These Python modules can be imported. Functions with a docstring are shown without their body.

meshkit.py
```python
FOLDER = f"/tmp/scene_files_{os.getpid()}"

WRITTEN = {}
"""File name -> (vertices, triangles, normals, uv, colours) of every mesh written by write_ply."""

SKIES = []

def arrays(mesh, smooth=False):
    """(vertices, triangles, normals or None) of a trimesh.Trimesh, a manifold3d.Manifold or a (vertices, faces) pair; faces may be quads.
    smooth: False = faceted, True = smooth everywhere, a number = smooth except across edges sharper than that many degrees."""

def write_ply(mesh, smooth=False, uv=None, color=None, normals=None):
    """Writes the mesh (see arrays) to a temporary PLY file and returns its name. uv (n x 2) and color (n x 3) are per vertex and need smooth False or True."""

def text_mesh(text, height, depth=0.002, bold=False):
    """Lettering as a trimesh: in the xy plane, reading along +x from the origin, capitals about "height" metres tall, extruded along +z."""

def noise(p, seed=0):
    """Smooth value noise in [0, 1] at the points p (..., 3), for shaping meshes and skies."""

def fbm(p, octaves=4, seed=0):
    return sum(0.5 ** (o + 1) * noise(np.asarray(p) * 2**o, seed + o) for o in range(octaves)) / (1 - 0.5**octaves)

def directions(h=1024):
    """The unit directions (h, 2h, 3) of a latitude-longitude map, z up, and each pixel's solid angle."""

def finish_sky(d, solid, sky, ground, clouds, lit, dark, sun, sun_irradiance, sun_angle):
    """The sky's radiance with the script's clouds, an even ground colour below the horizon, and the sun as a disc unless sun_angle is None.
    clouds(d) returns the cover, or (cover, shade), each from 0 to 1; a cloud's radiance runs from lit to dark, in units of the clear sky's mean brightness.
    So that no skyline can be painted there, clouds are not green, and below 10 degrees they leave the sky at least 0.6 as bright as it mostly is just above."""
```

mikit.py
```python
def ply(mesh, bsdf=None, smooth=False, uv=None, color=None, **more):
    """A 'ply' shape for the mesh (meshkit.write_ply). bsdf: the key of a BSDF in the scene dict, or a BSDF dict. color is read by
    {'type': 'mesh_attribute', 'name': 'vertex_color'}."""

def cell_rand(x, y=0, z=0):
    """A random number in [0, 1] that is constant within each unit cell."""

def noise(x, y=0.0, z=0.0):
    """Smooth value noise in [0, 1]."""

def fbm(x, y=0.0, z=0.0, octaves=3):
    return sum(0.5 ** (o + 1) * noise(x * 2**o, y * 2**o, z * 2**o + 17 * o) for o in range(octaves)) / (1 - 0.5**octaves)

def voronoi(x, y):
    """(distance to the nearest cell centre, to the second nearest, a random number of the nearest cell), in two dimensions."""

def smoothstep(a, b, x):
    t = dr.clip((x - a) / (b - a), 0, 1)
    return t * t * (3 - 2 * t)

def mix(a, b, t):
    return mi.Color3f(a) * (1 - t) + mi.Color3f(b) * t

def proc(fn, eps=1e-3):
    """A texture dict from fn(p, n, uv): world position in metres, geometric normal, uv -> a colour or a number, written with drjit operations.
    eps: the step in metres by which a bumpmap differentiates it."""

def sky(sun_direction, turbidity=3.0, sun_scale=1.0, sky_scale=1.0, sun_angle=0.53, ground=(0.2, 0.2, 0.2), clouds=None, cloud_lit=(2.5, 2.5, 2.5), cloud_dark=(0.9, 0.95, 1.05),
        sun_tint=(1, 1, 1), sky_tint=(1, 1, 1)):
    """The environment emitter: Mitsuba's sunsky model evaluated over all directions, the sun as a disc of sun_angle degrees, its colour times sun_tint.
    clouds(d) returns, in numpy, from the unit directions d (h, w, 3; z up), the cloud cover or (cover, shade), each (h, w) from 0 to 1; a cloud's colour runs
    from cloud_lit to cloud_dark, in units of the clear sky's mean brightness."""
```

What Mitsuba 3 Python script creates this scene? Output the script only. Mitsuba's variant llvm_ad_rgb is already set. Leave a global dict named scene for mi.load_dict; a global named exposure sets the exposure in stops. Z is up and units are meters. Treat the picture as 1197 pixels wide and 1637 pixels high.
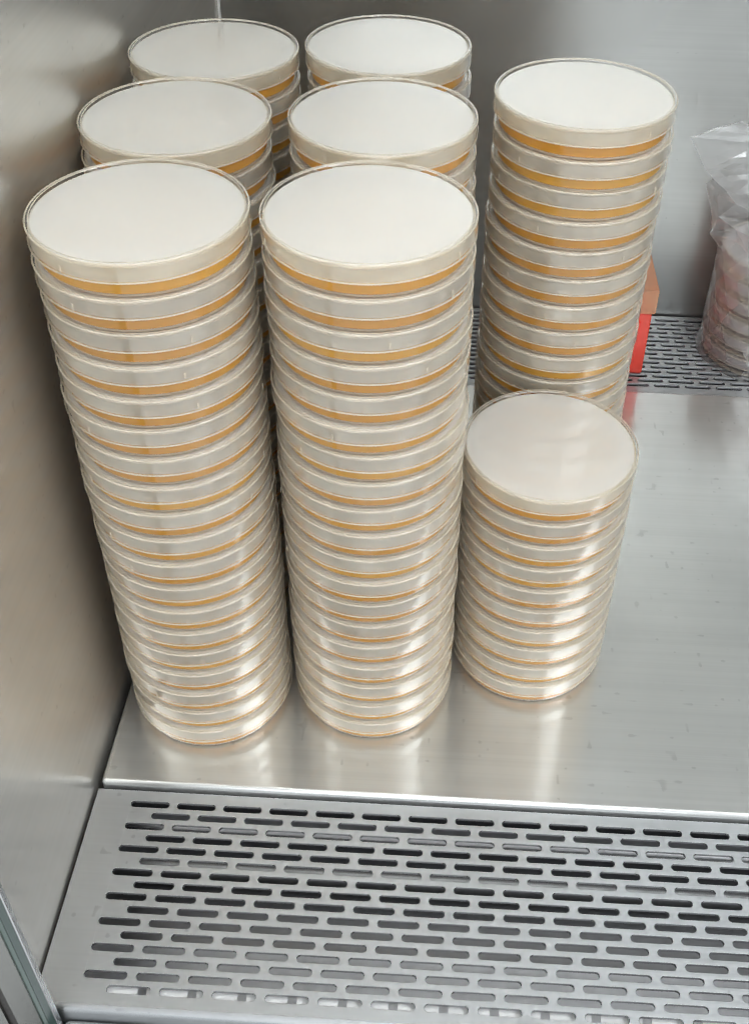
import math, random
import numpy as np
import trimesh
import manifold3d
import shapely
from shapely import geometry as sg
import drjit as dr
import mitsuba as mi
import mikit
import meshkit
from mikit import proc, noise, fbm, smoothstep, mix

T = mi.ScalarTransform4f
random.seed(7)
rng = np.random.default_rng(7)
scene, labels = {}, {}

# ------------------------------------------------------------------ camera
CAM = np.array([0.176933, -0.326132, 0.528026])
YAW, PITCH, ROLL, FOCAL = -0.0359458, 0.6906858, 0.0226423, 1.4568484
fw = np.array([math.sin(YAW) * math.cos(PITCH), math.cos(YAW) * math.cos(PITCH), -math.sin(PITCH)])
rt = np.array([math.cos(YAW), -math.sin(YAW), 0.0])
up = np.cross(rt, fw)
up2 = -rt * math.sin(ROLL) + up * math.cos(ROLL)
scene['camera'] = {
    'type': 'perspective', 'fov': math.degrees(2 * math.atan(0.5 / FOCAL)), 'fov_axis': 'x',
    'principal_point_offset_x': -0.05302, 'principal_point_offset_y': 0.08072,   # the photograph is cropped
    'near_clip': 0.01, 'far_clip': 50.0,
    'to_world': T().look_at(origin=CAM.tolist(), target=(CAM + fw).tolist(), up=up2.tolist()),
}
exposure = 0.2
# ------------------------------------------------------------------ light
# dim daylight-white room all round, one fluorescent tube under the cabinet roof, a ceiling panel in the room
scene['room_light'] = {'type': 'constant', 'radiance': {'type': 'rgb', 'value': [0.66, 0.69, 0.71]}}
TUBE_RADIANCE = [13.2, 13.8, 13.9]
PANEL_RADIANCE = [4.8, 5.0, 5.2]

# ------------------------------------------------------------------ materials
def rgb(*c):
    return {'type': 'rgb', 'value': list(c)}


def steel(key, tint, au, av, scratch, axis, streak=0.14, sheen=0.0):
    """Brushed stainless steel: grain runs along u; the tint and gloss vary a little along the grain."""
    def grain(p, n, uv):
        a = noise(uv.x * 9, uv.y * 1400)
        b = noise(uv.x * 3, uv.y * 420, 3.0)
        return 0.5 * a + 0.5 * b

    def tone(p, n, uv):
        g = 1 - streak * (1 - grain(p, n, uv))
        blot = fbm(p.x * 11, p.y * 11, p.z * 11 + 5, 3)
        speck = smoothstep(0.90, 0.97, noise(p.x * 210, p.y * 210, p.z * 210))
        return mi.Color3f(*tint) * g * (0.89 + 0.19 * blot) * (1 - 0.16 * speck)

    def rough(p, n, uv):
        return av * (0.8 + 0.45 * fbm(p.x * 23, p.y * 23, p.z * 23, 2))

    tint_tex = proc(tone)
    main = {'type': 'roughconductor', 'material': 'none', 'distribution': 'ggx', 'alpha_u': au, 'alpha_v': proc(rough), 'specular_reflectance': tint_tex}
    if sheen:                                                # a second, wide lobe: the soft sheen of a worn brushed sheet
        main = {'type': 'blendbsdf', 'weight': sheen, 'clear': main,
                'wide': {'type': 'roughconductor', 'material': 'none', 'distribution': 'ggx', 'alpha': 0.48, 'specular_reflectance': tint_tex}}
    scene[key] = {'type': 'twosided', 'bsdf': main}


steel('steel_table', (0.88, 0.89, 0.875), 0.025, 0.07, 0.8, 'x', 0.09, 0.40)
steel('steel_wall', (0.83, 0.81, 0.77), 0.06, 0.09, 1.0, 'y', 0.08, 0.28)
steel('steel_back', (0.51, 0.515, 0.495), 0.085, 0.14, 0.6, 'x', 0.07)
steel('steel_grille', (0.53, 0.545, 0.555), 0.14, 0.33, 0.4, 'x', 0.05)
scene['steel_edge'] = {'type': 'twosided', 'bsdf': {'type': 'roughconductor', 'material': 'none', 'alpha': 0.13, 'specular_reflectance': rgb(0.72, 0.72, 0.72)}}
scene['steel_duct'] = {'type': 'twosided', 'bsdf': {'type': 'roughconductor', 'material': 'none', 'alpha': 0.22, 'specular_reflectance': rgb(0.34, 0.342, 0.345)}}
scene['ledge_steel'] = {'type': 'principled', 'base_color': rgb(0.85, 0.85, 0.84), 'roughness': 0.4}
scene['baffle_grey'] = {'type': 'twosided', 'bsdf': {'type': 'principled', 'base_color': rgb(0.62, 0.63, 0.64), 'roughness': 0.5}}
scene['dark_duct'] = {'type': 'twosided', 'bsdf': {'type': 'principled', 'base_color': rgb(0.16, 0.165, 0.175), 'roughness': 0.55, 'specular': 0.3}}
scene['roof_white'] = {'type': 'principled', 'base_color': rgb(0.75, 0.75, 0.74), 'roughness': 0.5}
scene['sealant'] = {'type': 'principled', 'base_color': rgb(0.72, 0.72, 0.70), 'roughness': 0.35}
scene['rubber'] = {'type': 'principled', 'base_color': rgb(0.03, 0.027, 0.024), 'roughness': 0.5}
scene['rail_steel'] = {'type': 'roughconductor', 'material': 'none', 'alpha': 0.3, 'specular_reflectance': rgb(0.42, 0.42, 0.40)}
scene['green_glass'] = {'type': 'principled', 'base_color': rgb(0.03, 0.055, 0.048), 'roughness': 0.12, 'specular': 0.6}
scene['green_glass_pale'] = {'type': 'principled', 'base_color': rgb(0.07, 0.105, 0.09), 'roughness': 0.15, 'specular': 0.6}

scene['lid_plastic'] = {'type': 'thindielectric', 'int_ior': 1.5}


def misted(p, n, uv):
    """How clear the condensation on the inner faces leaves them: uv.x, patchy."""
    return uv.x * (0.75 + 0.5 * fbm(p.x * 90, p.y * 90, p.z * 90, 2)) + 0.05 * smoothstep(0.5, 0.75, fbm(p.x * 38, p.y * 38, p.z * 60 + 3, 2))


scene['condensation'] = {'type': 'principledthin', 'base_color': proc(lambda p, n, uv: mix((0.935, 0.935, 0.915), (0.95, 0.918, 0.815), smoothstep(0.06, 0.3, uv.x))), 'roughness': 0.07, 'eta': 1.33, 'spec_trans': proc(misted), 'diff_trans': 0.7}  # skirt mist tinted warmer: amber glow from the gel put into its colour
scene['clear_inside'] = {'type': 'principledthin', 'base_color': rgb(0.92, 0.88, 0.89), 'roughness': 0.06, 'eta': 1.33, 'spec_trans': 0.5, 'diff_trans': 0.9}
scene['pale_edge_plastic'] = {'type': 'principledthin', 'base_color': rgb(0.94, 0.89, 0.79), 'roughness': 0.12, 'eta': 1.55, 'spec_trans': 0.45, 'diff_trans': 0.8}  # pale; on the lid beads this colour paints light refracted at the edge
scene['base_plastic'] = {'type': 'thindielectric', 'int_ior': 1.5, 'specular_transmittance': rgb(0.97, 0.96, 0.93)}
AGAR = [(0.84, 0.47, 0.10), (0.81, 0.43, 0.085), (0.86, 0.50, 0.11), (0.82, 0.45, 0.12)]
for k, cc in enumerate(AGAR):
    scene[f'agar_gel_{k}'] = {'type': 'principledthin', 'base_color': rgb(*cc), 'roughness': 0.15, 'eta': 1.35, 'spec_trans': 0.0, 'diff_trans': 0.7}


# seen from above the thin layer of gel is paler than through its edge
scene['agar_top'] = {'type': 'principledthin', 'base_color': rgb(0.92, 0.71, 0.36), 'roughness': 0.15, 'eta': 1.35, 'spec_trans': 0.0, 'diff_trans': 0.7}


def obj(key, mesh, bsdf, smooth=False, uv=None, **more):
    scene[key] = mikit.ply(mesh, bsdf, smooth, uv=uv, **more)
    return key


def struct(key, label=None):
    labels[key] = {'kind': 'structure'}
    if label:
        labels[key]['label'] = label


def tag(key, label, category, group=None):
    labels[key] = {'label': label, 'category': category}
    if group:
        labels[key]['group'] = group


# ------------------------------------------------------------------ mesh helpers
def slab(x0, x1, y0, y1, z0, z1, r=0.001, seg=8):
    """A box with rounded edges: the hull of eight spheres."""
    s = manifold3d.Manifold.sphere(r, seg * 2)
    pts = [s.translate([x, y, z]) for x in (x0 + r, x1 - r) for y in (y0 + r, y1 - r) for z in (z0 + r, z1 - r)]
    m = manifold3d.Manifold.batch_hull(pts).to_mesh()
    return np.array(m.vert_properties[:, :3]), np.array(m.tri_verts)


def box(x0, x1, y0, y1, z0, z1):
    return trimesh.creation.box(bounds=[[x0, y0, z0], [x1, y1, z1]])


def join(ms):
    ms = [trimesh.Trimesh(m[0], m[1], process=False) if isinstance(m, tuple) else m for m in ms]
    return trimesh.util.concatenate(ms)


def lathe(strips, n=128, rip=None):
    """strips: lists of (r, z, fog), each smooth within itself and hard-edged against the next. Returns (v, f, uv)."""
    a = np.arange(n) * 2 * np.pi / n
    V, F, U, at = [], [], [], 0
    for st in strips:
        st = np.array([s if len(s) == 3 else (*s, 0.0) for s in st], float)
        m = len(st)
        v = np.stack([st[:, None, 0] * np.cos(a), st[:, None, 0] * np.sin(a), np.repeat(st[:, 1:2], n, 1)], -1)
        i, j = np.meshgrid(np.arange(m - 1), np.arange(n), indexing='ij')
        q = np.stack([i * n + j, i * n + (j + 1) % n, (i + 1) * n + (j + 1) % n, (i + 1) * n + j], -1).reshape(-1, 4) + at
        V.append(v.reshape(-1, 3))
        F.append(np.vstack([q[:, [0, 1, 2]], q[:, [0, 2, 3]]]))
        U.append(np.stack([np.repeat(st[:, 2], n), np.tile(a / (2 * np.pi), m)], 1))
        at += m * n
    return np.vstack(V), np.vstack(F), np.vstack(U)


def arc(cx, cz, r, a0, a1, k, fog=0.0):
    return [(cx + r * math.cos(t), cz + r * math.sin(t), fog) for t in np.radians(np.linspace(a0, a1, k))]


def extrude_profile(prof, x0, x1, nx=2):
    """A polyline in (y, z) swept along x."""
    prof = np.array(prof, float)
    xs = np.linspace(x0, x1, nx)
    v = np.array([[x, y, z] for x in xs for y, z in prof])
    m = len(prof)
    i, j = np.meshgrid(np.arange(nx - 1), np.arange(m - 1), indexing='ij')
    q = np.stack([i * m + j, (i + 1) * m + j, (i + 1) * m + j + 1, i * m + j + 1], -1).reshape(-1, 4)
    s = np.concatenate([[0], np.cumsum(np.linalg.norm(np.diff(prof, axis=0), axis=1))])
    uv = np.array([[x, t] for x in xs for t in s])
    return (v, np.vstack([q[:, [0, 1, 2]], q[:, [0, 2, 3]]])), uv


# ------------------------------------------------------------------ the cabinet
XR = 1.18                                                    # right end of the cabinet, out of frame
YB = 0.4925                                                  # back wall
v, f = slab(-0.001, XR - 0.004, 0.0, 0.3735, -0.0215, 0.0, 0.0028, 10)
obj('work_surface', (v, f), 'steel_table', True, uv=np.stack([v[:, 0], v[:, 1] - v[:, 2]], 1))
struct('work_surface')

# side wall: very slightly out of square with the table, as in the photograph
def wall_x(y):
    return -0.0039 - 0.0020 * (y / YB)


xa, xb = wall_x(-0.1165), wall_x(YB + 0.003)
v = np.array([[xa, -0.1165, -0.12], [xb, YB + 0.003, -0.12], [xb, YB + 0.003, 0.78], [xa, -0.1165, 0.78],
              [xa - 0.012, -0.1165, -0.12], [xb - 0.012, YB + 0.003, -0.12], [xb - 0.012, YB + 0.003, 0.78], [xa - 0.012, -0.1165, 0.78]])
f = np.array([[0, 1, 2, 3], [5, 4, 7, 6], [4, 0, 3, 7], [1, 5, 6, 2], [3, 2, 6, 7], [4, 5, 1, 0]])
f3 = np.vstack([f[:, [0, 1, 2]], f[:, [0, 2, 3]]])
vv = v[f3.ravel()]
obj('wall_left', (vv, np.arange(len(vv)).reshape(-1, 3)), 'steel_wall', False, uv=np.stack([vv[:, 1] + vv[:, 0], vv[:, 2]], 1))
struct('wall_left')
m = box(xb + 0.0002, XR, YB, YB + 0.012, -0.12, 0.78)
vv = np.array(m.vertices)[m.faces.ravel()]
obj('wall_back', (vv, np.arange(len(vv)).reshape(-1, 3)), 'steel_back', False, uv=np.stack([vv[:, 0] + vv[:, 1], vv[:, 2]], 1))
struct('wall_back')
m = box(XR, XR + 0.012, -0.1165, YB + 0.012, -0.12, 0.78)
vv = np.array(m.vertices)[m.faces.ravel()]
obj('wall_right', (vv, np.arange(len(vv)).reshape(-1, 3)), 'steel_wall', False, uv=np.stack([vv[:, 1] + vv[:, 0], vv[:, 2]], 1))
struct('wall_right')
obj('ceiling', box(-0.02, XR + 0.012, -0.1165, YB + 0.012, 0.7802, 0.792), 'roof_white')
struct('ceiling')
# pale bead of sealant in the corner
bead = trimesh.creation.cylinder(radius=0.0011, height=0.79, sections=12)
bead.apply_translation([wall_x(YB) + 0.0009, YB - 0.0009, 0.385])
obj('wall_back__sealant_bead', bead, 'sealant', 30)

# fluorescent tube under the roof
tube = trimesh.creation.cylinder(radius=0.014, height=0.58, sections=24)
tube.apply_transform(trimesh.transformations.rotation_matrix(math.pi / 2, [0, 1, 0]))
tube.apply_translation([0.325, -0.055, 0.655])
obj('ceiling_lamp__tube', tube, 'roof_white', 30, emitter={'type': 'area', 'radiance': rgb(*TUBE_RADIANCE)})
obj('ceiling_lamp__housing', join([box(0.015, 0.635, -0.095, -0.015, 0.682, 0.70), box(0.018, 0.0345, -0.07, -0.04, 0.635, 0.6818), box(0.6155, 0.632, -0.07, -0.04, 0.635, 0.6818)]), 'roof_white')
tag('ceiling_lamp', 'white fluorescent tube lamp at the top front of the steel cabinet', 'lamp')


# light panels in the ceiling of the room, in front of and beside the cabinet
for k, (px, py) in enumerate([(-0.08, -2.5), (0.58, -2.5), (-0.08, -3.15), (0.58, -3.15), (1.95, -0.55), (1.95, -1.20), (1.29, -0.55), (1.29, -1.20)]):
    key = 'ceiling_panel' + (f'_{k:03d}' if k else '')
    obj(key + '__frame', box(px - 0.33, px + 0.33, py - 0.33, py + 0.33, 1.7005, 1.74), 'roof_white')
    obj(key + '__diffuser', box(px - 0.30, px + 0.30, py - 0.30, py + 0.30, 1.688, 1.70), 'roof_white', emitter={'type': 'area', 'radiance': rgb(*(c_ * (1.35 if px < 1 else 0.95) for c_ in PANEL_RADIANCE))})
    tag(key, 'square white light panel in the ceiling of the room outside the cabinet', 'lamp', 'ceiling light panels')


# grilles -------------------------------------------------------------
def grille(key, x0, x1, y0, y1, ztop, fx, fy, ncol, nrow, dx=0.02495, dy=0.00641, L=0.0206, Wd=0.00355, lip=True):
    """Sheet with staggered slots; every slot has a rounded pressed edge. Returns the key."""
    th, be, k = 0.0016, 0.00035, 7
    holes = []
    for r in range(nrow):
        for cidx in range(ncol):
            x = fx + cidx * dx + (0.0125 if r % 2 else 0.0)
            y = fy - r * dy
            if x + L < x1 - 0.006:
                holes.append((x, y))
    R = Wd / 2
    ang = np.concatenate([np.linspace(-90, 90, k), np.linspace(90, 270, k)]) * np.pi / 180

    def ring(x, y, grow):
        cx = np.where(np.arange(2 * k) < k, x + L - R, x + R)
        return np.stack([cx + (R + grow) * np.cos(ang), y + (R + grow) * np.sin(ang)], 1)

    outer = sg.box(x0, y0, x1, y1)
    top = shapely.Polygon(outer.exterior.coords, [ring(x, y, be) for x, y in holes])
    v2, f2 = trimesh.creation.triangulate_polygon(top, engine='earcut')
    v2, f2 = np.array(v2), np.array(f2)
    V = [np.column_stack([v2, np.full(len(v2), ztop)])]
    F = [f2]
    at = len(v2)
    m = 2 * k
    for x, y in holes:
        lev = [(be, 0.0), (be * 0.45, -be * 0.18), (0.0, -be), (0.0, -th)]
        for gz in lev:
            V.append(np.column_stack([ring(x, y, gz[0]), np.full(m, ztop + gz[1])]))
        for s in range(3):
            j = np.arange(m)
            q = np.stack([at + s * m + j, at + s * m + (j + 1) % m, at + (s + 1) * m + (j + 1) % m, at + (s + 1) * m + j], 1)
            F.append(np.vstack([q[:, [0, 2, 1]], q[:, [0, 3, 2]]]))
        at += 4 * m
    v, f = np.vstack(V), np.vstack(F)
    n = np.cross(v[f[:, 1]] - v[f[:, 0]], v[f[:, 2]] - v[f[:, 0]])
    flip = (np.abs(n[:, 2]) > 0.9 * np.linalg.norm(n, axis=1)) & (n[:, 2] < 0)
    f[flip] = f[flip][:, ::-1]
    t = trimesh.graph.smooth_shade(trimesh.Trimesh(v, f, process=True), angle=math.radians(50), facet_minarea=None)
    v, f = np.array(t.vertices), np.array(t.faces)
    obj(key + '__plate', (v, f), 'steel_grille', True, uv=v[:, :2])
    return key


GZ = -0.0045
grille('front_grille', -0.0022, XR - 0.004, -0.1128, -0.0015, GZ, 0.01765, -0.0093, 24, 16)
# folded front edge of the front grille: a bright rounded nose and a short skirt
prof = [(-0.11282, GZ)] + [(-0.1130 - 0.0032 * math.sin(t), GZ - 0.0032 + 0.0032 * math.cos(t)) for t in np.linspace(0, math.pi / 2, 9)] + [(-0.1162, -0.020)]
(mv, mf), uv = extrude_profile(prof, -0.0022, XR - 0.004)
obj('front_grille__front_fold', (mv, mf), 'steel_grille', True, uv=uv)
prof = [(-0.0015, -0.03), (-0.0015, GZ)]
side = [box(-0.0022, -0.0008, -0.1125, -0.0018, -0.018, GZ - 0.0002)]
obj('front_grille__side_fold', join(side), 'steel_edge')
tag('front_grille', 'slotted stainless steel air grille along the front edge of work surface', 'grille')

grille('rear_grille', -0.0022, XR - 0.004, 0.3765, 0.4900, GZ, 0.008, 0.4835, 28, 16)
obj('rear_grille__front_fold', box(-0.0022, XR - 0.004, 0.3757, 0.3764, -0.02, GZ - 0.0002), 'steel_edge')
tag('rear_grille', 'slotted stainless steel air grille between the work surface and back wall', 'grille')

# the air duct below the grilles: folded sheet with a round bar, seen through the slots
prof = [(0.034, -0.012), (0.034, -0.066), (0.012, -0.066), (-0.020, -0.062), (-0.0252, -0.0335)]
(mv, mf), uv = extrude_profile(prof, -0.004, XR)
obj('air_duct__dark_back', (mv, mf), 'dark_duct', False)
(mv, mf), uv = extrude_profile([(0.0125, -0.0465), (-0.0005, -0.0405)], -0.004, XR)
obj('air_duct__baffle', (mv, mf), 'baffle_grey', False)
prof = [(-0.0195, -0.0365), (-0.0255, -0.031), (-0.0312, -0.0302), (-0.0365, -0.040), (-0.0372, -0.058)]
(mv, mf), uv = extrude_profile(prof, -0.004, XR)
obj('air_duct__fold', (mv, mf), 'steel_duct', True)
prof = [(-0.030, -0.0605), (-0.060, -0.0600), (-0.084, -0.0640), (-0.1155, -0.0640), (-0.1155, -0.0225)]
(mv, mf), uv = extrude_profile(prof, -0.004, XR)
obj('air_duct__pan', (mv, mf), 'steel_duct', False)
for k in range(46):
    obj('air_duct__ledge_tab' + (f'_{k:03d}' if k else ''), box(0.0245 + 0.0238 * k, 0.0245 + 0.0238 * k + 0.0194, -0.1125, -0.1005, -0.0105, -0.0085), 'ledge_steel')
struct('air_duct')
(mv, mf), uv = extrude_profile([(0.374, -0.022), (0.3755, -0.075), (0.4915, -0.075)], -0.0022, XR)
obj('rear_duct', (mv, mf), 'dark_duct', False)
struct('rear_duct')
bar = trimesh.creation.cylinder(radius=0.0030, height=XR, sections=20)
bar.apply_transform(trimesh.transformations.rotation_matrix(math.pi / 2, [0, 1, 0]))
bar.apply_translation([XR / 2 - 0.002, -0.0072, -0.0295])
obj('duct_bar', bar, 'steel_edge', 30)
tag('duct_bar', 'round steel bar under the third row of slots of the front grille', 'bar')

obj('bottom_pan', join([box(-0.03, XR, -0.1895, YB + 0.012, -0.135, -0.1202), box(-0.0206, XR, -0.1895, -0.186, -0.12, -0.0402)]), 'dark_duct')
struct('bottom_pan')

# sill in front of the grille
v, f = slab(0.0122, XR, -0.190, -0.1168, -0.040, -0.0125, 0.0022, 8)
obj('front_sill', (v, f), 'steel_grille', True, uv=np.stack([v[:, 0], v[:, 1] - v[:, 2]], 1))
struct('front_sill')

# sash guide at the left front: green glass edge between a steel strip and a dark seal
gy = -0.1188
obj('sash_guide__steel_edge', box(0.0112, 0.0120, gy - 0.0026, gy, -0.06, 0.78), 'steel_edge')
obj('sash_guide__glass_edge', box(0.0068, 0.0111, gy - 0.0020, gy, -0.06, 0.78), 'green_glass')
obj('sash_guide__glass_face', box(0.0044, 0.0067, gy - 0.0022, gy, -0.06, 0.78), 'green_glass_pale')
obj('sash_guide__rail', box(-0.0072, 0.0043, gy - 0.0030, gy, -0.06, 0.78), 'rail_steel')
obj('sash_guide__seal', box(-0.0114, -0.0073, gy - 0.0022, gy, -0.06, 0.78), 'rubber')
obj('sash_guide__outer_rail', box(-0.0500, -0.0115, gy - 0.0034, gy, -0.06, 0.78), 'rail_steel')
tag('sash_guide', 'upright guide with green glass edge and dark seal at the left front corner', 'guide rail')

# ------------------------------------------------------------------ petri dishes
P, RL, RB = 0.016399, 0.0455, 0.0430
zt = P                                                       # upper face of the lid plate = where the next dish stands
FT, FS = 0.04, 0.48                                          # how clear the inner, misted faces are: plate, skirt
lid_strips = [
    [(0.0, zt), (0.020, zt), (0.0360, zt), (0.0365, zt + 0.00025), (0.0370, zt), (0.0405, zt), (0.0428, zt)],
    [(0.0428, zt), (0.0433, zt + 0.0001), (0.0436, zt + 0.0008)],
    [(0.0436, zt + 0.0008)] + arc(0.0440, zt + 0.0007, 0.0004, 160, 90, 4) + arc(RL - 0.0008, zt + 0.0003, 0.0008, 90, 0, 5)
    + [(RL, zt - 0.0012), (RL, zt - 0.0044), (RL + 0.00008, zt - 0.0047), (RL, zt - 0.0050), (RL, zt - 0.0074)],
]
mist_strips = [
    [(RL - 0.0010, zt - 0.0074, FS), (RL - 0.0011, zt - 0.0020, FS), (RL - 0.0013, zt - 0.0014, FS)],
    [(RL - 0.0013, zt - 0.0014, FS), (RL - 0.0018, zt - 0.0011, FS), (0.0430, zt - 0.0006, FT), (0.0, zt - 0.0006, FT)],
]
lv, lf, lu = lathe(lid_strips)
mv, mf, mu = lathe(mist_strips)
MIST = mikit.ply((mv, mf), 'condensation', True, uv=mu)
MIST_EMPTY = mikit.ply((mv, mf), 'clear_inside', True, uv=mu)
# small moulded ticks on the skirt
ticks = []
for a in (0.3, 2.4, 4.5):
    b = box(RL - 0.0002, RL + 0.00025, -0.0004, 0.0004, zt - 0.0066, zt - 0.0035)
    b.apply_transform(trimesh.transformations.rotation_matrix(a, [0, 0, 1]))
    ticks.append(b)
LID = mikit.ply((lv, lf), 'lid_plastic', True)
rv, rf, ru = lathe([arc(RL - 0.00045, zt - 0.0078, 0.00045, 0, 360, 11), arc(RL - 0.00038, zt + 0.00052, 0.00038, 0, 360, 9), arc(0.0437, zt + 0.0007, 0.00022, 0, 360, 7)])  # pale beads: raised rim lines, and an added skirt bead for the refraction glint
RIM_GLINT = mikit.ply(join([(rv, rf)] + ticks), 'pale_edge_plastic', 50)
z0 = 0.0005
base_strips = [
    [(0.0, z0), (0.0405, z0), (0.0412, z0)],
    [(0.0412, z0), (0.0424, z0 + 0.0003), (RB - 0.0001, z0 + 0.0012), (RB, z0 + 0.002), (RB, zt - 0.0018)],
    [(RB, zt - 0.0018), (RB - 0.0010, zt - 0.0018)],
]
bv, bf, bu = lathe(base_strips)
rf2 = lathe([[(0.0395, z0 + 0.0003), (RB - 0.0012, z0 + 0.0003), (RB - 0.0007, z0 + 0.0008), (RB - 0.0007, z0 + 0.0015), (0.0395, z0 + 0.0015)]])
FOOT = mikit.ply(rf2[:2], 'pale_edge_plastic', 40)
iv, if_, iu = lathe([[(RB - 0.0010, zt - 0.0018, 0.85), (RB - 0.0010, z0 + 0.0071, 0.85)]])
INNER = mikit.ply((iv, if_), 'condensation', True, uv=iu)
INNER_EMPTY = mikit.ply((iv, if_), 'clear_inside', True, uv=iu)
BASE = mikit.ply((bv, bf), 'base_plastic', True)
ra = RB - 0.0008
agar_strips = [[(0.0, z0 + 0.0017), (ra, z0 + 0.0017)], [(ra, z0 + 0.0017), (ra, 0.0069), (ra - 0.0006, 0.0063)]]
av, af, au = lathe(agar_strips)
AGAR_PLY = [mikit.ply((av, af), f'agar_gel_{k}', True) for k in range(len(AGAR))]
av, af, au = lathe([[(ra - 0.0006, 0.0063), (ra - 0.0018, 0.0060), (0.0, 0.0059)]])
AGAR_TOP = mikit.ply((av, af), 'agar_top', True)

ORD = ['top', 'second', 'third', 'fourth', 'fifth', 'sixth', 'seventh', 'eighth', 'ninth', 'tenth', 'eleventh', 'twelfth', 'thirteenth',
       'fourteenth', 'fifteenth', 'sixteenth', 'seventeenth', 'eighteenth', 'nineteenth']
# stack: (x, y, lean x, lean y, pitch scale, number, phrase)
STACKS = [
    (0.04939, 0.06737, -0.00196, 0.00322, 0.99681, 19, 'the front left stack, by the wall'),
    (0.14163, 0.07846, -1e-05, 0.00119, 0.99228, 19, 'the tall front middle stack'),
    (0.23208, 0.10953, -0.00027, -0.00217, 0.99939, 10, 'the short stack at the right'),
    (0.23942, 0.20305, 0, 0, 1.00283, 19, 'the tall stack behind the short one'),
    (0.04248, 0.16283, 0, 0, 0.99738, 19, 'the left stack of the middle row'),
    (0.14087, 0.16996, 0, 0, 0.99962, 19, 'the second stack of the middle row'),
    (0.04384, 0.25133, 0, 0, 0.99429, 19, 'the left stack of the back row'),
    (0.13687, 0.26474, 0, 0, 0.9972, 19, 'the second stack of the back row'),
]
count = 0


def put_dish(key, M, agar):
    tw = T(M.tolist())
    scene[key + '__lid'] = {**LID, 'to_world': tw}
    scene[key + '__lid__rim_glint'] = {**RIM_GLINT, 'to_world': tw}
    scene[key + '__lid__condensation'] = {**(MIST_EMPTY if agar is None else MIST), 'to_world': tw}
    scene[key + '__base__inner_wall'] = {**(INNER_EMPTY if agar is None else INNER), 'to_world': tw}
    scene[key + '__base'] = {**BASE, 'to_world': tw}
    scene[key + '__base__foot'] = {**FOOT, 'to_world': tw}
    if agar is not None:
        scene[key + '__agar'] = {**AGAR_PLY[agar], 'to_world': tw}
        scene[key + '__agar__surface'] = {**AGAR_TOP, 'to_world': tw}


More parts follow.
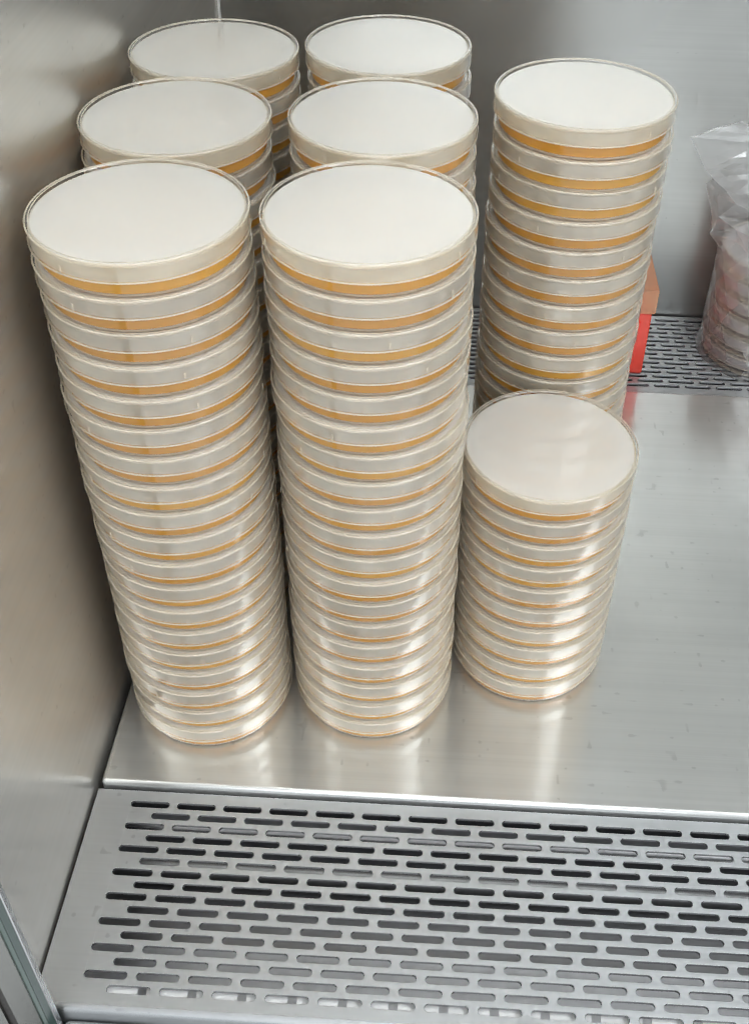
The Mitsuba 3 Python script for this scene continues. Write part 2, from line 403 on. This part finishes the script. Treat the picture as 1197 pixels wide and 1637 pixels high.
for si, (sx, sy, lx, ly, ks, num, phrase) in enumerate(STACKS):
    for k in range(num):                                      # from the top down
        s = (num - k) / num
        jit = rng.normal(0, 0.00035, 2) if 0 < k < num - 1 else np.zeros(2)
        ang = rng.uniform(0, 2 * math.pi)
        M = trimesh.transformations.rotation_matrix(ang, [0, 0, 1])
        M[:3, 3] = [sx + lx * s + jit[0], sy + ly * s + jit[1], (num - 1 - k) * P * ks + (0.0002 if k == num - 1 else 0)]
        if 0 < k < num - 1:                                   # dishes never sit quite level
            M = M @ trimesh.transformations.rotation_matrix(math.radians(rng.normal(0, 0.12)), [1, 0, 0])
        M = M @ np.diag([1, 1, ks, 1])
        key = f'petri_dish_{count + 1:03d}'
        count += 1
        put_dish(key, M, int(rng.integers(0, len(AGAR))))
        where = f'top agar petri dish of {phrase}' if k == 0 else (f'bottom agar petri dish of {phrase}' if k == num - 1 else f'agar petri dish {ORD[k]} from the top of {phrase}')
        tag(key, where, 'petri dish', 'agar petri dishes in stacks on the work surface')

# ------------------------------------------------------------------ red box behind the tall right stack
bx0, bx1, by0, by1 = 0.250, 0.3362, 0.402, 0.486
scene['box_red'] = {'type': 'principled', 'base_color': rgb(0.72, 0.06, 0.035), 'roughness': 0.3, 'specular': 0.5}
scene['box_lid'] = {'type': 'principledthin', 'base_color': rgb(0.92, 0.58, 0.38), 'roughness': 0.15, 'spec_trans': 0.35, 'diff_trans': 1.0, 'eta': 1.5}
obj('storage_box__body', slab(bx0, bx1, by0, by1, GZ + 0.0002, 0.0545, 0.002, 8), 'box_red', 40)
obj('storage_box__lid', slab(bx0 - 0.0022, bx1 + 0.0022, by0 - 0.0022, by1 + 0.0022, 0.0548, 0.0775, 0.002, 8), 'box_lid', 40)
obj('storage_box__tab', slab(0.305, 0.3285, by0 - 0.0022, by0 - 0.0002, 0.0, 0.047, 0.0008, 6), 'box_red', 40)
tag('storage_box', 'small red plastic box with translucent orange lid standing on the rear grille', 'box')

# ------------------------------------------------------------------ bagged dishes at the right
scene['bag_film'] = {'type': 'blendbsdf', 'weight': 0.94,
                     'haze': {'type': 'principledthin', 'base_color': rgb(0.93, 0.94, 0.97), 'roughness': 0.2, 'spec_trans': 0.0, 'diff_trans': 1.0, 'eta': 1.5},
                     'film': {'type': 'thindielectric', 'int_ior': 1.5}}
bcx, bcy = 0.4360, 0.4430
for k in range(6):
    M = trimesh.transformations.rotation_matrix(rng.uniform(0, 6.28), [0, 0, 1])
    M[:3, 3] = [bcx + rng.normal(0, 0.0004), bcy, GZ + 0.0008 + (5 - k) * P]
    key = f'empty_petri_dish_{k + 1:03d}' if k else 'empty_petri_dish'
    put_dish(key, M, None)
    tag(key, ('top clear empty petri dish inside the plastic bag' if k == 0 else f'clear empty petri dish, {ORD[k]} from the top inside the plastic bag'), 'petri dish', 'empty petri dishes inside the plastic bag')

nt = 18
lev = list(np.linspace(GZ + 0.0006, 0.0935, 8)) + list(np.linspace(0.104, 0.196, 8))
nz = len(lev)
pts = np.zeros((nz, nt, 3))
brng = np.random.default_rng(21)
for i, z in enumerate(lev):
    th = (np.arange(nt) + 0.5 * (i % 2)) * 2 * np.pi / nt + brng.uniform(-0.05, 0.05, nt)
    if z < 0.095:
        r = 0.0472 + brng.uniform(0.0, 0.0016 if z > 0.01 else 0.004, nt)
        cx, cy, dz = bcx, bcy, np.zeros(nt)
    else:
        t = (z - 0.095) / 0.10
        cx, cy = bcx - 0.012 * t, bcy - 0.004 * t            # the slack upper part flattens into a wide fold
        wx = 0.047 + 0.022 * min(1, t * 1.15) ** 0.8
        wy = 0.047 * (1 - 0.80 * t)
        r = 1 / np.sqrt((np.cos(th) / wx) ** 2 + (np.sin(th) / wy) ** 2)
        r = r * (1 + brng.uniform(-0.17, 0.17, nt))
        dz = brng.uniform(-0.006, 0.006, nt)
    pts[i] = np.stack([cx + r * np.cos(th), np.minimum(cy + r * np.sin(th), YB - 0.002 - brng.uniform(0, 0.002, nt)), z + dz], -1)
v = pts.reshape(-1, 3)
F = []
for i in range(nz - 1):
    for j in range(nt):
        a_, b_ = i * nt + j, i * nt + (j + 1) % nt
        c_, d_ = (i + 1) * nt + j, (i + 1) * nt + (j + 1) % nt
        F += [(a_, b_, c_), (b_, d_, c_)] if i % 2 == 0 else [(a_, b_, d_), (a_, d_, c_)]
bag = trimesh.Trimesh(v, np.array(F), process=False).subdivide().subdivide()
v = np.array(bag.vertices)
nn = np.array(bag.vertex_normals)
up_amt = np.clip((v[:, 2] - 0.06) / 0.05, 0.15, 1)
v = v + nn * ((np.abs(meshkit.noise(v * 120, 5) - 0.5) * 2 - 0.5) * 0.0016 * up_amt)[:, None]
v[:, 1] = np.minimum(v[:, 1], YB - 0.0015)
f = np.array(bag.faces)
obj('plastic_bag', (v, f), 'bag_film', False)
tag('plastic_bag', 'crumpled clear plastic bag round a stack of dishes at the right edge', 'plastic bag')
